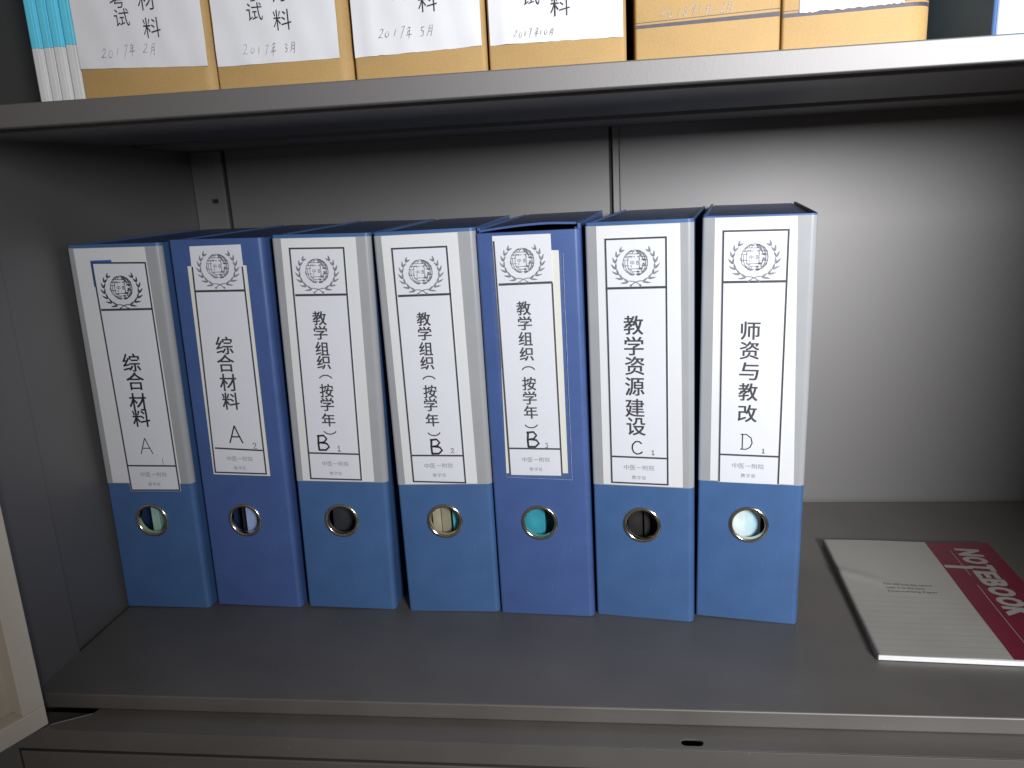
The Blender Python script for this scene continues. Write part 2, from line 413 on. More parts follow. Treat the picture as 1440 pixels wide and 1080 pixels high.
# left side wall with a folded front post
m_ = MB(); m_.slab([(-24, 350), (-24, -20), (-2, -20), (-2, 2), (.5, 2), (.5, 54), (-4, 57), (-4, 350)], -958, ZT); cpart(m_, 'left_wall', GREY)
m_ = MB(); m_.slab([(870, 350), (850, 350), (850, 57), (846, 54), (846, 2), (848, 2), (848, -20), (870, -20)], -958, ZT); cpart(m_, 'right_wall', GREY)
m_ = MB(); m_.box(-24, 870, -20, 372, ZT + .5, ZT + 22); cpart(m_, 'cabinet_top', GREY)
# back: two sheets meeting in a folded seam
m_ = MB(); m_.box(-24, 419, 351, 354, -958, ZT); cpart(m_, 'back_panel', GREY, .4)
m_ = MB(); m_.box(422.5, 870, 351.5, 354, -958, ZT); m_.profile([(349.6, -958), (351.4, -958), (351.4, ZT), (349.6, ZT)], 429, 430.5); cpart(m_, 'back_panel', GREY, .4)
m_ = MB(); m_.box(419, 422.5, 356, 358, -958, ZT); cpart(m_, 'back_seam', DARKHOLE, 0)
# slotted corner post
post = MB(); post.box(-3.6, 29, 346.3, 350.6, 2, 383.2)
pm = mesh_of(post); cut = MB()
for zz in (94, 214, 334): cut.box(13.5, 20.5, 340, 355, zz - 2, zz + 2)
cut.prism(arc(13, 373, 6, 6, 0, 360, 20)[:-1], 340, 347)
pm = bool_cut(pm, mesh_of(cut))
o = link('corner_post', pm, GREY, cab, .5); o.location = off * S
m_ = MB(); m_.box(12, 22, 350.65, 350.9, 80, 345); o = cpart(m_, 'post_slot_shade', DARKHOLE, 0)  # black sheet behind the post slots, painted in place of their shade
m_ = MB(); m_.box(29.3, 31.6, 350.4, 350.9, 2, 383.2); cpart(m_, 'post_groove_shade', DARKHOLE, 0)  # flat black strip painted as the shaded groove beside the post
# a shelf is a folded tray: deck, front lip with its return, rear lip
def tray(z, lip, x0=-1.0, x1=845.4):
    m_ = MB()
    u = z - lip                                   # underside: front return, groove, stiffener, groove, rear return
    m_.profile([(2, z), (346, z), (346, u), (246, u), (246, u + 4), (206, u + 4), (206, u + .4), (37, u + .4), (37, u + 7), (10, u + 7), (10, u), (2, u)], x0, x1)
    return m_
cpart(tray(397, 13.4), 'shelf', GREY, 1.0, 3)
cpart(tray(0, 12.0), 'shelf', GREYSHELF, 1.3, 3)
# fixed cross rail below the lower shelf, its left end cut off at a slant
rail = MB(); rail.slab([(-1.5, -15.5), (23, -15.5), (46, -2.7), (48, 3.3), (847, 3.3), (847, -19.75), (-1.5, -19.75)], -13.3, -12.06); rail.box(-1.5, 847, -21, -19.8, -27.5, -12.06)
rm = mesh_of(rail); cut = MB()
pts = arc(457.5, -13.8, 3.0, 3.2, 90, 270, 8) + arc(465.5, -13.8, 3.0, 3.2, -90, 90, 8); cut.slab(pts, -40, 10)
rm = bool_cut(rm, mesh_of(cut)); o = link('cross_rail', rm, GREYSHELF, cab, .7); o.location = off * S
m_ = MB(); m_.add([(23.5, -16.0, -11.8), (46.2, -3.3, -11.8), (46.2, -2.4, -11.8), (23.0, -15.2, -11.8), (23.5, -16.0, -15), (46.2, -3.3, -15), (46.2, -2.4, -15), (23.0, -15.2, -15)],
      [(0,1,2,3),(4,7,6,5),(0,4,5,1),(1,5,6,2),(2,6,7,3),(3,7,4,0)]); cpart(m_, 'rail_end_edge', EDGE, 0)
m_ = MB(); m_.box(430, 490, -19, 1, -24, -23.5); cpart(m_, 'rail_slot_shade', DARKHOLE, 0)  # black sheet added under the lock slot to stand in for its shade
m_ = MB(); m_.box(.6, 60, -19.5, 3, -17.2, -16.2); cpart(m_, 'notch_fill_plate', GREYSHELF, 0)  # plate added under the slanted notch so it shows grey instead of black
# lower cupboard front under the rail
m_ = MB(); m_.box(0, 845, -20.5, -4, -930, -30.5); cpart(m_, 'lower_cupboard_front', GREYSHELF, 1.0)

# two doors swung wide open: outer skin, folded rim, hinge pins
L_, Z0, Z1, rim, dep = 418, -11.6, 790, 15, 13
def make_door(pivot, ang, side):
    dr = MB(); dr.box(0, L_, dep, dep + 1.5, Z0, Z1)
    door = dr.build('door', CREAMPANEL, cab, .4)
    f = MB()
    f.profile([(0, Z0), (dep, Z0), (dep, Z0 + rim), (0, Z0 + rim)], 0, L_)
    f.profile([(0, Z1 - rim), (dep, Z1 - rim), (dep, Z1), (0, Z1)], 0, L_)
    f.box(0, rim, .01, dep, Z0 + rim, Z1 - rim); f.box(L_ - rim, L_, .01, dep, Z0 + rim, Z1 - rim)
    f.build('door_rim', CREAM, door, .9, 3)
    for zz in (330, 700):
        hp = MB(); hp.slab(arc(-2.2, 8, 2.2, 2.2, 0, 360, 14)[:-1], zz, zz + 50); hp.build('hinge', EDGE, door, .3)
    # local x runs along the door away from its hinge, local y from its inner face outwards
    dx = Vector((math.cos(ang), math.sin(ang), 0)); dyv = Vector((dx.y, -dx.x, 0)) * side
    if side > 0:
        for o in (door, *door.children):        # left-hand door: mirrored mesh
            for v in o.data.vertices: v.co.z = -v.co.z
        M4 = Matrix((dx, dyv, Vector((0, 0, -1)))).transposed().to_4x4()
    else: M4 = Matrix((dx, dyv, Vector((0, 0, 1)))).transposed().to_4x4()
    M4.translation = (Vector(pivot) + off) * S
    door.matrix_local = M4
make_door((22, -15.5, 0), math.atan2(-.917, -.40), 1)
make_door((838, -15.5, 0), math.radians(-88), -1)

# ------------------------------------------------------------------ emblem drawn once, unit = half its width
EMB = MB()
def build_emblem():
    e = EMB; gx, gz, R_ = 0.0, .17, .53
    for lat in (-62, -44, -28, -13, 13, 28, 44, 62):
        z = R_*math.sin(math.radians(lat)); r = R_*math.cos(math.radians(lat))
        for k in range(12):
            a, b = -r + 2*r*k/12, -r + 2*r*(k+1)/12
            if abs(lat) < 20 and abs((a+b)/2) < .30: continue
            if random.random() < .16: continue
            e.ribbon([(gx+a, gz+z), (gx+b, gz+z)], .030 + .012*(a > 0))
    for lon in (-72, -54, -37, -20, 20, 37, 54, 72):
        for k in range(14):
            t0, t1 = -76 + 152*k/14, -76 + 152*(k+1)/14
            if abs((t0+t1)/2) < 13 and abs(lon) < 30: continue
            if random.random() < .14: continue
            s_ = math.sin(math.radians(lon))
            e.ribbon([(gx+R_*s_*math.cos(math.radians(t0)), gz+R_*math.sin(math.radians(t0))), (gx+R_*s_*math.cos(math.radians(t1)), gz+R_*math.sin(math.radians(t1)))], .030 + .012*(lon > 0))
    for a0 in range(-80, 260, 20):
        if random.random() < .7: e.ribbon(arc(gx, gz, R_, R_, a0, a0 + 17, 3), .03)
    # blocks: some cells of the grid are filled
    for (x, z, ww, hh) in ((.22, .30, .09, .09), (.36, .12, .07, .10), (.36, -.06, .07, .10), (.22, -.24, .1, .09), (.10, -.36, .09, .07), (.12, .40, .09, .07), (-.2, -.30, .1, .05), (-.2, .26, .1, .05)):
        e.add([(gx+x-ww/2, 0, gz+z-hh/2), (gx+x+ww/2, 0, gz+z-hh/2), (gx+x+ww/2, 0, gz+z+hh/2), (gx+x-ww/2, 0, gz+z+hh/2)], [(0, 1, 2, 3)])
    put_text(e, '中', gx-.13, gz+.0, .17, 0, .012); put_text(e, '医', gx+.13, gz+.0, .17, 0, .012)
    def leaf(p, ang, ln, wd):
        c, s_ = math.cos(ang), math.sin(ang)
        prof = [(0, .02), (.25, .5), (.55, .48), (.85, .2), (1, 0)]
        up = [(p[0]+c*t*ln - s_*h*wd, p[1]+s_*t*ln + c*h*wd) for t, h in prof]
        dn = [(p[0]+c*t*ln + s_*h*wd*.7, p[1]+s_*t*ln - c*h*wd*.7) for t, h in prof[:-1]]
        pts = up + dn[::-1]
        e.add([(x, 0, z) for x, z in pts], [tuple(range(len(pts)))])
    for sx in (-1, 1):
        for i in range(7):
            th = math.radians(-70 + 18.5*i)
            p = (sx*math.cos(th)*.84, .10 + .78*math.sin(th))
            ang = math.atan2(.78*math.cos(th), sx*-.84*math.sin(th))
            ln = .36 - .016*i
            leaf(p, ang + sx*-.44, ln, .095); leaf(p, ang + sx*.34, ln*.92, .095)
        e.ribbon([(sx*.30, -.58), (sx*.1, -.60), (sx*-.06, -.66), (sx*-.2, -.78)], .04)
        e.ribbon([(sx*.17, -.75), (sx*.23, -.80)], .085)
build_emblem()
def put_emblem(mb, cx, cz, width, y):
    k = width / 2.0
    mb.add([(cx + v[0]*k, y, cz - k*.17 + v[2]*k) for v in EMB.v], EMB.f)

# handwritten index letters (unit cell)
LET = {'A': [[(.05, 0), (.28, .5), (.5, 1)], [(.5, 1), (.72, .5), (.98, 0)], [(.2, .36), (.85, .36)]],
       'B': [[(.18, .98), (.12, .5), (.15, 0)], [(.05, .96), (.6, 1.0), (.82, .78), (.6, .55), (.18, .5)], [(.3, .52), (.8, .46), (.98, .24), (.7, .02), (.1, .02)]],
       'C': [[(.92, .82), (.7, .98), (.4, .98), (.14, .75), (.08, .45), (.2, .15), (.5, 0), (.8, .06), (.98, .2)]],
       'D': [[(.2, 1), (.2, 0)], [(.05, 1), (.5, 1), (.85, .78), (.95, .45), (.8, .15), (.5, 0), (.05, 0)]],
       '1': [[(.2, .75), (.5, 1), (.5, .05)], [(.15, .03), (.9, .03)]],
       '2': [[(.1, .75), (.35, 1), (.75, .9), (.7, .6), (.1, .05), (.95, .05)]],
       '3': [[(.15, .95), (.75, 1), (.4, .62), (.8, .4), (.6, .05), (.1, .1)]]}
def letter(mb, ch, cx, cz, h, wd, y, asp=.8):
    for st in LET[ch]:
        mb.ribbon([(cx + (a-.5)*h*asp, cz + (b-.5)*h) for a, b in st], wd, y)

H, W = 306.8, 75.0
LABELS = [
 'white lever arch file marked A 1, blue pen line round its emblem, against left wall',
 'all blue lever arch file with pasted label 综合材料 and heavy A 2',
 'white topped lever arch file marked B 1, black hole in its finger ring',
 'white topped lever arch file marked B 2, beige and cyan seen through its finger ring',
 'all blue lever arch file marked B 3 with a bulging lifted top edge',
 'white topped lever arch file marked C 1 with title 教学资源建设',
 'white topped lever arch file marked D 1, last in the row beside the notebook']
INSIDE = [  # paper slabs seen through the ring, near-black ones standing in for dark gaps: x0, x1 (from the ring centre), depth, colour
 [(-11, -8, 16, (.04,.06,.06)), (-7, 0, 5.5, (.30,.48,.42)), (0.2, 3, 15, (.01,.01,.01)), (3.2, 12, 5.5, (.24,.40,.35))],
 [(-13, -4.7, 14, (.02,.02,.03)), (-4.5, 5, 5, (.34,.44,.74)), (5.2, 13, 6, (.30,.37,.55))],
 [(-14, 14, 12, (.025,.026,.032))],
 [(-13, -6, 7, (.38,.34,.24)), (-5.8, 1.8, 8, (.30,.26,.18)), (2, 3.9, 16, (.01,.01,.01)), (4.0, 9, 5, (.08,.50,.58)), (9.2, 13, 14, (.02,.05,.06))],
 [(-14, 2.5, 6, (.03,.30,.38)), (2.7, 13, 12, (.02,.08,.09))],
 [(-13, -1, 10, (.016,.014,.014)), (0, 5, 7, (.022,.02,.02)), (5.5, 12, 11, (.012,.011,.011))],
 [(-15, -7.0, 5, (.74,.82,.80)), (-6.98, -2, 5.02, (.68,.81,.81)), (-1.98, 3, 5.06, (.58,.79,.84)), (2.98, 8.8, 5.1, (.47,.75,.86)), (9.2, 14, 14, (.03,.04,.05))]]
_cm = {}
def slabmat(c):
    if c not in _cm: _cm[c] = mat('paper_and_gap_dark', c, .55, .12, 60)
    return _cm[c]

def make_file(i, d):
    x, y, yaw, lean = d['pos']
    root = empty('lever_arch_file', (0, 0, 0), LABELS[i], 'file binder', 'lever arch files standing in a row')
    ya, le = math.radians(yaw), math.radians(lean)
    ex = Vector((math.cos(le)*math.cos(ya), math.cos(le)*math.sin(ya), -math.sin(le)))
    ez = Vector((math.sin(le)*math.cos(ya), math.sin(le)*math.sin(ya), math.cos(le))); ey = ez.cross(ex)
    M4 = Matrix((ex, ey, ez)).transposed().to_4x4(); M4.translation = Vector((x, y, W/2*abs(math.sin(le)) + .15)) * S
    root.matrix_world = M4
    plain = 'pocket' not in d
    skin = VIOLET if plain else BLUE
    hs = H - (4.2 if i == 4 else 0.0)            # spine height; the bulging file's case stands above its spine
    hw = W/2
    # spine board with a rounded left and right edge and the finger hole
    r = 2.0; rb = 4.2                            # the right-hand fold is softer than the left
    outl = [(-hw, 4.6)] + [(-hw + r - r*math.cos(t), r - r*math.sin(t)) for t in [math.pi/2*k/5 for k in range(6)]] \
         + [(hw - rb + rb*math.sin(t), rb - rb*math.cos(t)) for t in [math.pi/2*k/8 for k in range(9)]] + [(hw, 4.6)]
    sp = MB(); sp.slab(outl, 0, hs)
    rx, rz = d['ring']
    hole = MB(); hole.prism(arc(rx, rz, 12.2, 12.2, 0, 360, 40)[:-1], -5, 12)
    me = bool_cut(mesh_of(sp), mesh_of(hole))
    spine = link('spine', me, skin, root, .35, 2)
    # cover boards: left and right
    for s_ in (-1, 1):
        b = MB(); b.box(min(s_*hw, s_*(hw-2.2)), max(s_*hw, s_*(hw-2.2)), 4.7, 206 + 3*(i % 3), 0, H - (.4 if i != 6 else -.2))
        b.build('cover', BLACK if (i == 6 and s_ > 0) else skin, root, .4)
    # slipcase between the covers: top, bottom, back, sides
    c = MB(); cw = hw - 2.6
    n = 14; top = H - (1.0 if i in (4,) else 1.6); depth = 222
    bul = {4: 3.4, 1: 1.2}.get(i, .25)
    vs = []; fs = []
    y_f = 4.8 if i != 4 else .6
    for k in range(n + 1):
        u = k / n; xx = -cw + 2*cw*u
        h = bul * math.sin(math.pi * min(1, u**.8)) ** 1.0 if i != 4 else bul * (math.sin(math.pi/2*min(1, u*1.35)) if u < .74 else 1 - (u-.74)*.9) - 1.2
        vs += [(xx, y_f, top + h), (xx, depth, top), (xx, y_f, top + h - 1.3), (xx, depth, top - 1.3)]
    for k in range(n):
        a, b = 4*k, 4*k+4
        fs += [(a, b, b+1, a+1), (a+2, a+3, b+3, b+2), (a, a+2, b+2, b), (a+1, b+1, b+3, a+3)]
    fs += [(0, 1, 3, 2), (4*n, 4*n+2, 4*n+3, 4*n+1)]
    c.add(vs, fs)
    c.box(-cw, cw, 4.8, depth, .2, 1.6); c.box(-cw, cw, depth - 1.6, depth, 1.7, top - 2)
    c.box(-cw, -cw + 1.5, 4.8, depth - 1.7, 1.7, top - 2); c.box(cw - 1.5, cw, 4.8, depth - 1.7, 1.7, top - 2)
    c.build('slipcase', NAVY if not plain else NAVY, root)
    if i == 4:                                    # bright folded front edge of the lifted case top
        e = MB(); fr = [(v[0], v[2]) for v in vs[0::4]]
        e.add([(px, .3, pz + .25) for px, pz in fr] + [(px, .3, pz - 1.2) for px, pz in fr] + [(px, 1.4, pz + .35) for px, pz in fr],
              [(k, k+1, n+1+k+1, n+1+k) for k in range(n)] + [(k, 2*(n+1)+k, 2*(n+1)+k+1, k+1) for k in range(n)])
        e.build('folded_edge', VIOLET, root, smooth=False)
    # finger ring
    g = MB(); nu, nv = 44, 10; R0, rr = 13.05, 1.45
    for a in range(nu):
        for b in range(nv):
            A, B = 2*math.pi*a/nu, 2*math.pi*b/nv
            q = R0 + rr*math.cos(B)
            g.v.append((rx + q*math.cos(A), -.35 + .9*math.sin(B), rz + q*math.sin(A)))
    for a in range(nu):
        for b in range(nv):
            a2, b2 = (a+1) % nu, (b+1) % nv
            g.f.append((a*nv+b, a*nv+b2, a2*nv+b2, a2*nv+b))
    # inner tube of the ring
    n0 = len(g.v)
    for a in range(nu):
        A = 2*math.pi*a/nu
        g.v.append((rx + 11.9*math.cos(A), -.2, rz + 11.9*math.sin(A))); g.v.append((rx + 11.9*math.cos(A), 4.2, rz + 11.9*math.sin(A)))
    for a in range(nu):
        a2 = (a+1) % nu; g.f.append((n0+2*a, n0+2*a2, n0+2*a2+1, n0+2*a+1))
    g.build('finger_ring', CHROME, root, smooth=True)
    # what stands inside, seen through the ring
    for (x0, x1, dy, c_) in INSIDE[i]:
        a0, a1 = max(rx + x0, -hw + 4.4), min(rx + x1, hw - 4.4)
        p = MB(); p.box(a0, a1, 5 + dy, 5 + dy + 175, 3, 285); p.build('paper_and_gap_slab', slabmat(c_), root, .8 if i != 6 else .04, 2)
    # label pocket wrapping the spine, with a white card in it
    if not plain:
        z0 = sum(q[1] for q in d['pocket'][2:]) / 2; z1 = H - (2.6 if i in (0, 2, 3, 5) else 1.2)
        o_ = .28; rr = r + o_; rq = rb + o_
        pr = [(-hw - o_, 4.7)] + [(-hw + r - rr*math.cos(t), r - rr*math.sin(t)) for t in [math.pi/2*k/5 for k in range(6)]] \
           + [(hw - rb + rq*math.sin(t), rb - rq*math.cos(t)) for t in [math.pi/2*k/8 for k in range(9)]] + [(hw + o_, 4.7)]
        k = MB(); nn = len(pr)
        k.add([(a, b, z0) for a, b in pr] + [(a, b, z1) for a, b in pr], [(q, q+1, nn+q+1, nn+q) for q in range(nn-1)])
        pk = k.build('label_pocket', POCKET, root, smooth=True, recalc=False)
        cd = d['card']; poly = [(cd[0][0], z1 - .3), (cd[1][0], z1 - .3), (cd[2][0], z0 + .6), (cd[3][0], z0 + .6)]
        k = MB(); k.prism(ccw(*poly), -.52, -.32); k.build('card', CARD, pk)
    base = -.55
    if 'under' in d:
        k = MB(); k.prism(ccw(*d['under']), -.35, -.1); k.build('old_label', UNDER, root)
    fr = d['frame']
    top_open = i in (1, 4)
    lp = [tuple(q) for q in fr]
    if i == 1: lp = [lp[0], lp[1], (lp[2][0] + .6, lp[2][1] - .9), (lp[3][0] - .6, lp[3][1] - .9)]
    elif i == 4: lp = [(lp[0][0] - .3, lp[0][1]), lp[1], lp[2], lp[3]]
    else: lp = thicken(fr, .25)
    lab = MB(); lab.prism(ccw(*lp), base - .22, base)
    label = lab.build('title_label', PAPER, root)
    yb = base - .30
    bd = MB(); lw = 1.3
    TL, TR, BR, BL = [Vector(q) for q in fr]
    sh = lw * .5
    a_l = TL; a_r = TR
    if i == 1: a_l = TL.lerp(BL, .085); a_r = TR.lerp(BR, .09)
    if i == 4: a_l = TL.lerp(BL, .02); a_r = TR.lerp(BR, .19)
    bd.ribbon([a_l + Vector((sh, 0)), BL + Vector((sh, 0))], lw, yb); bd.ribbon([a_r + Vector((-sh, 0)), BR + Vector((-sh, 0))], lw, yb - .01)
    if not top_open: bd.ribbon([TL + Vector((0, -sh)), TR + Vector((0, -sh))], lw, yb - .02)
    if i not in (4, 6): bd.ribbon([BL + Vector((0, sh)), BR + Vector((0, sh))], lw, yb - .03)
    d1, d2 = d['d1'], d['d2']
    bd.ribbon([d1[0], d1[1]], 1.7, yb - .04); bd.ribbon([d2[0], d2[1]], 1.35, yb - .05)
    bd.build('border_lines', INK, label, recalc=False)
    em = MB(); put_emblem(em, d['emb'][0], d['emb'][1] + .6, d['ew'] * 1.02, yb - .06); em.build('emblem', INKTHIN if i not in (0,) else INK, label, recalc=False)
    tx = MB(); cs = d['cs']
    for ch, (cx, cz) in zip(d['chars'], d['cp']):
        if ch == '︵': tx.ribbon(arc(cx + .4, cz - 2.6, cs*.50, 4.2, 25, 155, 8), .95, yb - .07)
        elif ch == '︶': tx.ribbon(arc(cx + .4, cz + 2.6, cs*.50, 4.2, 205, 335, 8), .95, yb - .07)
        else: bold_text(tx, ch, cx, cz, cs * .96, yb - .07, .21, height=cs * .96)
    tx.build('title_lettering', INK if i != 0 else MARKER, label, recalc=False)
    lt = MB(); ch, (cx, cz), hh = d['letter']
    letter(lt, ch, cx, cz, hh, {0: .75, 1: 1.15, 5: 1.1, 6: .8}.get(i, 1.6), yb - .08, {5: .85, 6: .8}.get(i, .82))
    ch, (cx, cz), hh = d['num']
    if i == 0: lt.ribbon([(cx, cz + hh/2), (cx, cz - hh/2)], .35, yb - .08)
    else: letter(lt, ch, cx, cz, hh, .55, yb - .08, .8)
    lt.build('index_lettering', MARKER, label, recalc=False)
    st = MB(); sw = d['sw'] / 5
    for k, ch in enumerate('中医一附院'): put_text(st, ch, d['s1'][0] + (k-2)*sw, d['s1'][1], sw * .84, yb - .07, -.004, 0, sw*.84 if ch != '一' else .35)
    s2 = sw * .80
    for k, ch in enumerate('教学处'): put_text(st, ch, d['s2'][0] + (k-1)*s2, d['s2'][1], s2 * .84, yb - .07, -.004, 0, s2*.84)
    st.build('office_lettering', INKTHIN, label, recalc=False)
    if i == 0:      # blue pen line along the top left of the frame
        k = MB(); k.prism([(-19.8, 292.6), (-2.5, 292.4), (-2.5, 294.8), (-19.8, 294.6)], base - .29, base - .23)
        k.prism([(-19.8, 274.5), (-18.0, 274.0), (-17.7, 292.5), (-19.8, 292.5)], base - .29, base - .23); k.build('blue_edge', BLUEINK, label)
    if 'film' in d:
        q = d['film']; k = MB(); k.add([(q[j][0], base - .42, q[j][1]) for j in (3, 2, 1, 0)], [(0, 1, 2, 3)])
        fo = k.build('tape_film', FILM, root, recalc=False)
        k = MB()
        TRv, BRv, BLv = Vector(q[1]), Vector(q[2]), Vector(q[3])
        pts = [TRv.lerp(BRv, t/30) + Vector((random.uniform(-.15, .15), 0)) for t in range(31)]
        k.ribbon(pts, .35, base - .44); k.ribbon([BRv, BLv], .3, base - .445); k.build('tape_edge', FILMEDGE, fo, recalc=False)
    return root
for i, d in enumerate(DATA): make_file(i, d)

# ------------------------------------------------------------------ notebook lying on the shelf
nb = empty('notebook', (605.7, 246.9, .2), 'thin grey and crimson paper notebook lying flat beside the files', 'notebook')
nb.rotation_euler = (0, 0, math.radians(-2.9))
NW, NL, NT = 139.5, 185.5, 4.5
# page block: slightly fanned front edges
p = MB(); p.box(.6, NW - .8, -NL + .3, -.6, .2, NT - .75); p.build('page_block', BOOKWHITE, nb, .4)
# cover sheet with a soft crease and lifted near corner
def cover_z(a, b):
    z = NT + .1 + .35*math.sin(a*.05 + b*.021) + .3*math.sin(b*.04)
    t = (a*.55 - (b + 0) + 62) ; z += 1.3*math.exp(-(t/7.0)**2) * max(0, 1 - a/62)
    return z
k = MB(); na, nbn = 44, 52; vs = []; fs = []
for j in range(nbn + 1):
    for i in range(na + 1):
        a, b = NW*i/na, NL*j/nbn; vs.append((a, -b, cover_z(a, b)))
for j in range(nbn):
    for i in range(na):
        q = j*(na+1) + i; fs.append((q, q+na+1, q+na+2, q+1))
# spine edge wraps down on the left
base_n = len(vs)
for j in range(nbn + 1): vs.append((-.2, -NL*j/nbn, .05))
for j in range(nbn): fs.append((base_n + j, base_n + j + 1, (j+1)*(na+1), j*(na+1)))
k.add(vs, fs); cov = k.build('cover', COVER, nb, smooth=True, recalc=False)
def flat(mb): return [(x, y, z) for x, y, z in mb.v]
def drape(mb, lift): mb.v = [(x, z, cover_z(x, -z) + lift - y) for x, y, z in mb.v]; return mb   # x,z drawing -> lies on the cover
k = MB(); vs = []; fs = []
for j in range(nbn + 1):
    for i in range(13):
        vs.append((87.2 + (NW - .1 - 87.2)*i/12, 0, -(.05 + (NL-.1)*j/nbn)))
for j in range(nbn):
    for i in range(12):
        q = j*13 + i; fs.append((q, q+13, q+14, q+1))
k.add(vs, fs); drape(k, .08).build('red_band', RED, cov, smooth=True, recalc=False)
# title: runs towards the viewer, tops of the letters to the right
t = MB(); raw = MB()
word = 'NOTEBOOK'; wid = [15.5, 14.5, 12.5, 13, 13, 15.5, 15.5, 15]; pos = 0; bar = None
for ch, w_ in zip(word, wid):
    tall = {'N': 18.5, 'E': 16.5, 'T': 18, 'K': 20}.get(ch, 18)
    g_ = MB(); bold_text(g_, ch, 0, 0, w_*.86, 0, .55, off=.03, shear=.12, height=tall); raw.add([(v[0] + pos + w_/2, v[1], v[2] + tall/2) for v in g_.v], g_.f)
    if ch == 'T': bar = pos + w_/2
    pos += w_
raw.prism([(bar - 4.2, -19), (bar + .6, -19), (bar + 2.9, 1.5), (bar - 1.9, 1.5)], 0, .01)
# (s along the word, h up) -> a = 107 + h, b = 13 + s
t.v = [(107.5 + v[2], v[1], -(13 + v[0])) for v in raw.v]; t.f = raw.f
drape(t, .17).build('title_lettering', TITLE, cov, recalc=False)
k = MB(); k.ribbon([(103, -(16 + 48*q/20)) for q in range(21)], .5); k.ribbon([(102.5, -(79 + 104*q/30)) for q in range(31)], .5)
drape(k, .16).build('thin_line', TITLE, cov, recalc=False)
k = MB()
for txt, a0, b0, wd, hh in (('You will love this season', 49, 82.0, 37, 2.9), ('with it as the best', 46, 87.6, 29, 2.7), ('Channelizing Paper', 50, 93.4, 37, 3.4)):
    put_text(k, txt, a0, -b0, wd, 0, 0.0, .0, hh)
drape(k, .12).build('small_lettering', INK, cov, recalc=False)

# ------------------------------------------------------------------ upper shelf
ZS = 397.2
def rbox(x0, x1, y0, y1, z0, z1, rl, rr):
    """upright box whose front vertical edges are rounded"""
    pts = [(x0, y1)] + [(x0 + rl - rl*math.cos(t), y0 + rl - rl*math.sin(t)) for t in [math.pi/2*k/6 for k in range(7)]] \
        + [(x1 - rr + rr*math.sin(t), y0 + rr - rr*math.cos(t)) for t in [math.pi/2*k/6 for k in range(7)]] + [(x1, y1)]
    m_ = MB(); m_.slab(pts, z0, z1); return m_
YF = 32
BOX = [ # x0, x1, label, front y, rounding of right edge
 (97.4, 184.0, 'kraft archive box with white sheet dated 2017年2月 in pencil, leftmost box', 32, 8),
 (184.8, 269.0, 'kraft archive box with white sheet dated 2017年3月 in pencil', 32, 9),
 (270.2, 348.6, 'kraft archive box with white sheet dated 2017年5月 in pencil', 32, 3),
 (350.0, 428.6, 'kraft archive box with white sheet dated 2017年10月 in pencil', 32, 3),
 (433.4, 512.8, 'bare kraft archive box with purple line dated 2018年1月-2月, beside dark gap', 32, 2.5),
 (513.6, 594.0, 'kraft archive box with torn white sheet above its dark printed line', 32, 14)]
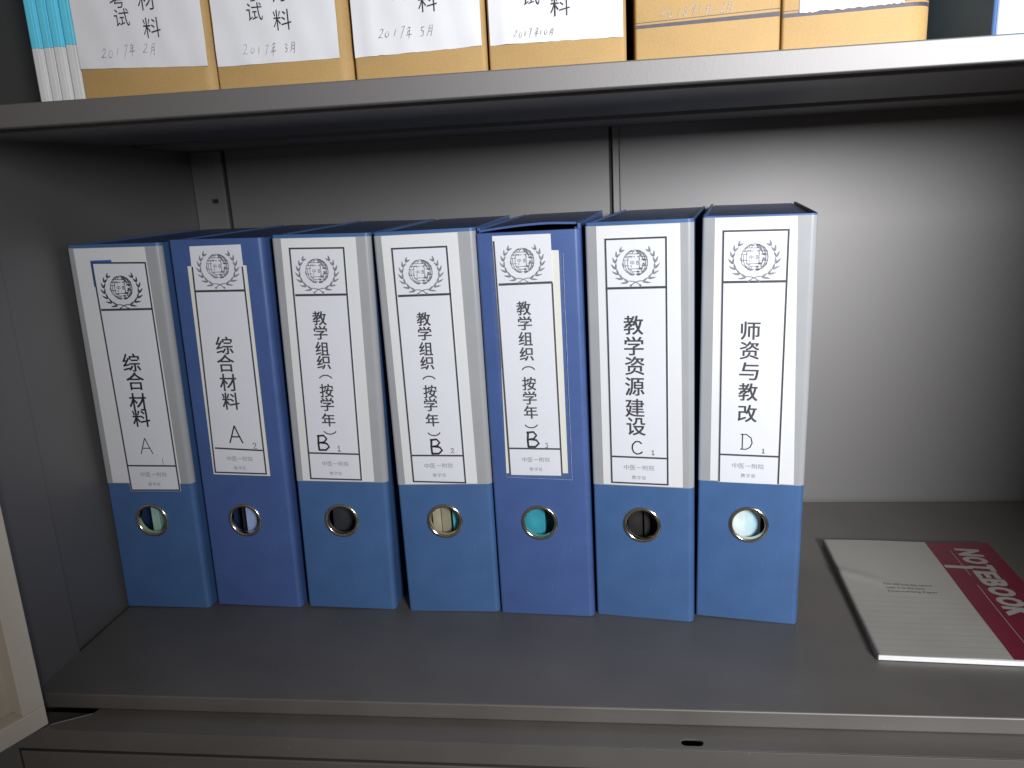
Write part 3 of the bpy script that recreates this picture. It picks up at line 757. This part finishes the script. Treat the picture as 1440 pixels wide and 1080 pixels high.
for i, (x0, x1, lb, yf, rr) in enumerate(BOX):
    cx = (x0 + x1)/2
    root = empty('archive_box', (cx, yf, ZS), lb, 'archive box', 'kraft archive boxes on the upper shelf')
    hw = (x1 - x0)/2
    body = rbox(-hw, hw, 0, 225, 0, 300, 1.5, rr).build('body', KRAFT, root, .4)
    ld = rbox(-hw - .3, hw + .3, -.4, 225.5, 301, 318, 1.5, rr).build('lid', KRAFT, root, .4)
    def sheet(pts, name='paper_sheet', material=WHITE):
        """paper glued to the front, gently wavy"""
        # pts: bottom edge (list of x,z from left to right); top at z = 285
        m_ = MB(); nz = 30; vs = []; fs = []; n = len(pts)
        for j in range(nz + 1):
            for q, (px, pz) in enumerate(pts):
                zz = pz + (283 - pz)*(j/nz)**1.5
                wv = .25*math.sin(px*.33 + zz*.08 + i) + .2*math.sin(zz*.21 + px*.1) + (.5*math.exp(-((px + hw - 9 - zz*.05)/3.0)**2) if i in (2, 3) else 0)
                vs.append((px, -.5 - max(-.25, wv), zz))
        for j in range(nz):
            for q in range(n - 1):
                a = j*n + q; fs.append((a, a+1, a+n+1, a+n))
        m_.add(vs, fs); return m_.build(name, material, root, smooth=True, recalc=False)
    def line(xa, xb, za, zb, n=24, rough=.12):
        return [(xa + (xb-xa)*k/n, za + (zb-za)*k/n + random.uniform(-rough, rough)) for k in range(n+1)]
    if i < 4:
        e = [(98.2-cx, 179.9-cx, 417.8-ZS, 414.3-ZS), (186.0-cx, 261.6-cx, 413.2-ZS, 413.3-ZS), (270.8-cx, 346.2-cx, 412.6-ZS, 414.3-ZS), (351.0-cx, 426.8-cx, 414.0-ZS, 413.5-ZS)][i]
        sh = sheet(line(*e, 24, .05 if i < 2 else .22))
        tx = MB(); ys = -1.3; off_ = -.008
        spots = [[('试', 130.2, 444.7), ('考', 129.0, 455.0), ('料', 148.2, 437.9), ('材', 147.2, 453.3)],
                 [('试', 213.0, 441.9), ('考', 211.8, 452.5), ('料', 229.3, 436.4), ('材', 228.3, 452)],
                 [('料', 316.4, 440.0), ('材', 315.8, 456), ('试', 299.5, 446.5), ('考', 299, 457)],
                 [('料', 392.0, 432.4), ('材', 391.4, 448), ('试', 375.7, 438.4), ('考', 375, 449)]][i]
        for ch, px, pz in spots: put_text(tx, ch, px - cx, pz - ZS, 9.6 if ch in '试考' else 10.8, ys, off_, 0, 9.8 if ch in '试考' else 11.2)
        tx.build('printed_lettering', MARKER, sh, recalc=False)
        hx, hz, tt = [(130.7, 426.3, '2017年 2月'), (219.5, 421.5, '2017年 3月'), (301.9, 424.7, '2017年 5月'), (376.1, 419.2, '2017年10月')][i]
        hw_ = MB(); handwrite(hw_, tt, hx - cx, hz - ZS, [36, 33, 33, 23][i], -1.3, .34, .0)
        hw_.build('pencil_date', PENCIL, sh, recalc=False)
    else:
        ln = MB(); yl = -.15
        if i == 4:
            ln.prism([(-hw + .3, 419.3-ZS), (hw - .4, 420.6-ZS), (hw - .4, 423.0-ZS), (-hw + .3, 421.0-ZS)], yl, .05)
            ln.ribbon([(-hw + .3, 422.2-ZS), (hw - .4, 424.6-ZS)], .35, yl)
            ln.v = [(x, y, z - 2.4) for x, y, z in ln.v]
            hd = MB(); handwrite(hd, '2018年1月-2月', 467.1 - cx, 424.6 - ZS, 40, -.3, .36); hd.build('pencil_date', PENCIL, root, recalc=False)
        else:
            # line follows the rounded right edge
            pts2 = [(-hw + .3, -.15)] + [(hw - rr + (rr+.15)*math.sin(t), rr - (rr+.15)*math.cos(t)) for t in [math.pi/2*k/10 for k in range(10)]]
            def zl(x): return 417.0 - ZS + (x + hw)*.018
            n = len(pts2)
            ln.add([(a, b, zl(a)) for a, b in pts2] + [(a, b, zl(a) + 2.0) for a, b in pts2], [(k, k+1, n+k+1, n+k) for k in range(n-1)])
            ln.add([(a, b, zl(a) + 3.0) for a, b in pts2] + [(a, b, zl(a) + 3.35) for a, b in pts2], [(k, k+1, n+k+1, n+k) for k in range(n-1)])
            edge = line(522.5 - cx, 577 - cx, 418.9 - ZS, 420.2 - ZS, 40, .45)
            sh = sheet(edge)
            tx = MB(); handwrite(tx, '2018年3月', 548 - cx, 430.5 - ZS, 30, -1.3, .36); tx.build('pencil_date', PENCIL, sh, recalc=False)
        ln.build('printed_line', STRIPE, root, recalc=False)

# four thin booklets standing at the left
for i, (x0, lb) in enumerate([(67.3, 'cyan and white booklet, first of the thin row from the left wall'), (74.5, 'cyan and white booklet, second of the thin row from the left wall'),
                              (81.8, 'cyan and white booklet, third of the thin row from the left wall'), (89.2, 'cyan and white booklet touching the leftmost archive box')]):
    root = empty('booklet', (x0 + 3.5, 31.5 + (i % 2)*1.2, ZS), lb, 'booklet', 'thin booklets at the left of the upper shelf')
    def wedge(z0, z1):
        m_ = MB(); m_.slab([(-3.45, 200), (-3.45, 1.2), (-2.2, 0), (1.0, .3), (1.8, 2.2), (3.3, 2.6), (3.3, 200)], z0, z1); return m_
    zc = 431.4 + (i*.35 if i % 2 else .2) - ZS
    wedge(0, zc).build('white_spine', PALE, root, .25)
    wedge(zc + .02, 297).build('cyan_spine', CYAN, root, .25)
# pale blue box file at the right
root = empty('box_file', (663, 30, ZS), 'light blue plastic box file at the right end of the upper shelf', 'box file')
rbox(-40.5, 40, 0, 235, 0, 310, 2.5, 2.5).build('body', PALEBLUE, root, .5)
m_ = MB(); m_.box(-38.8, -37.9, -.18, .06, 2, 306); m_.build('spine_crease', NAVY, root)
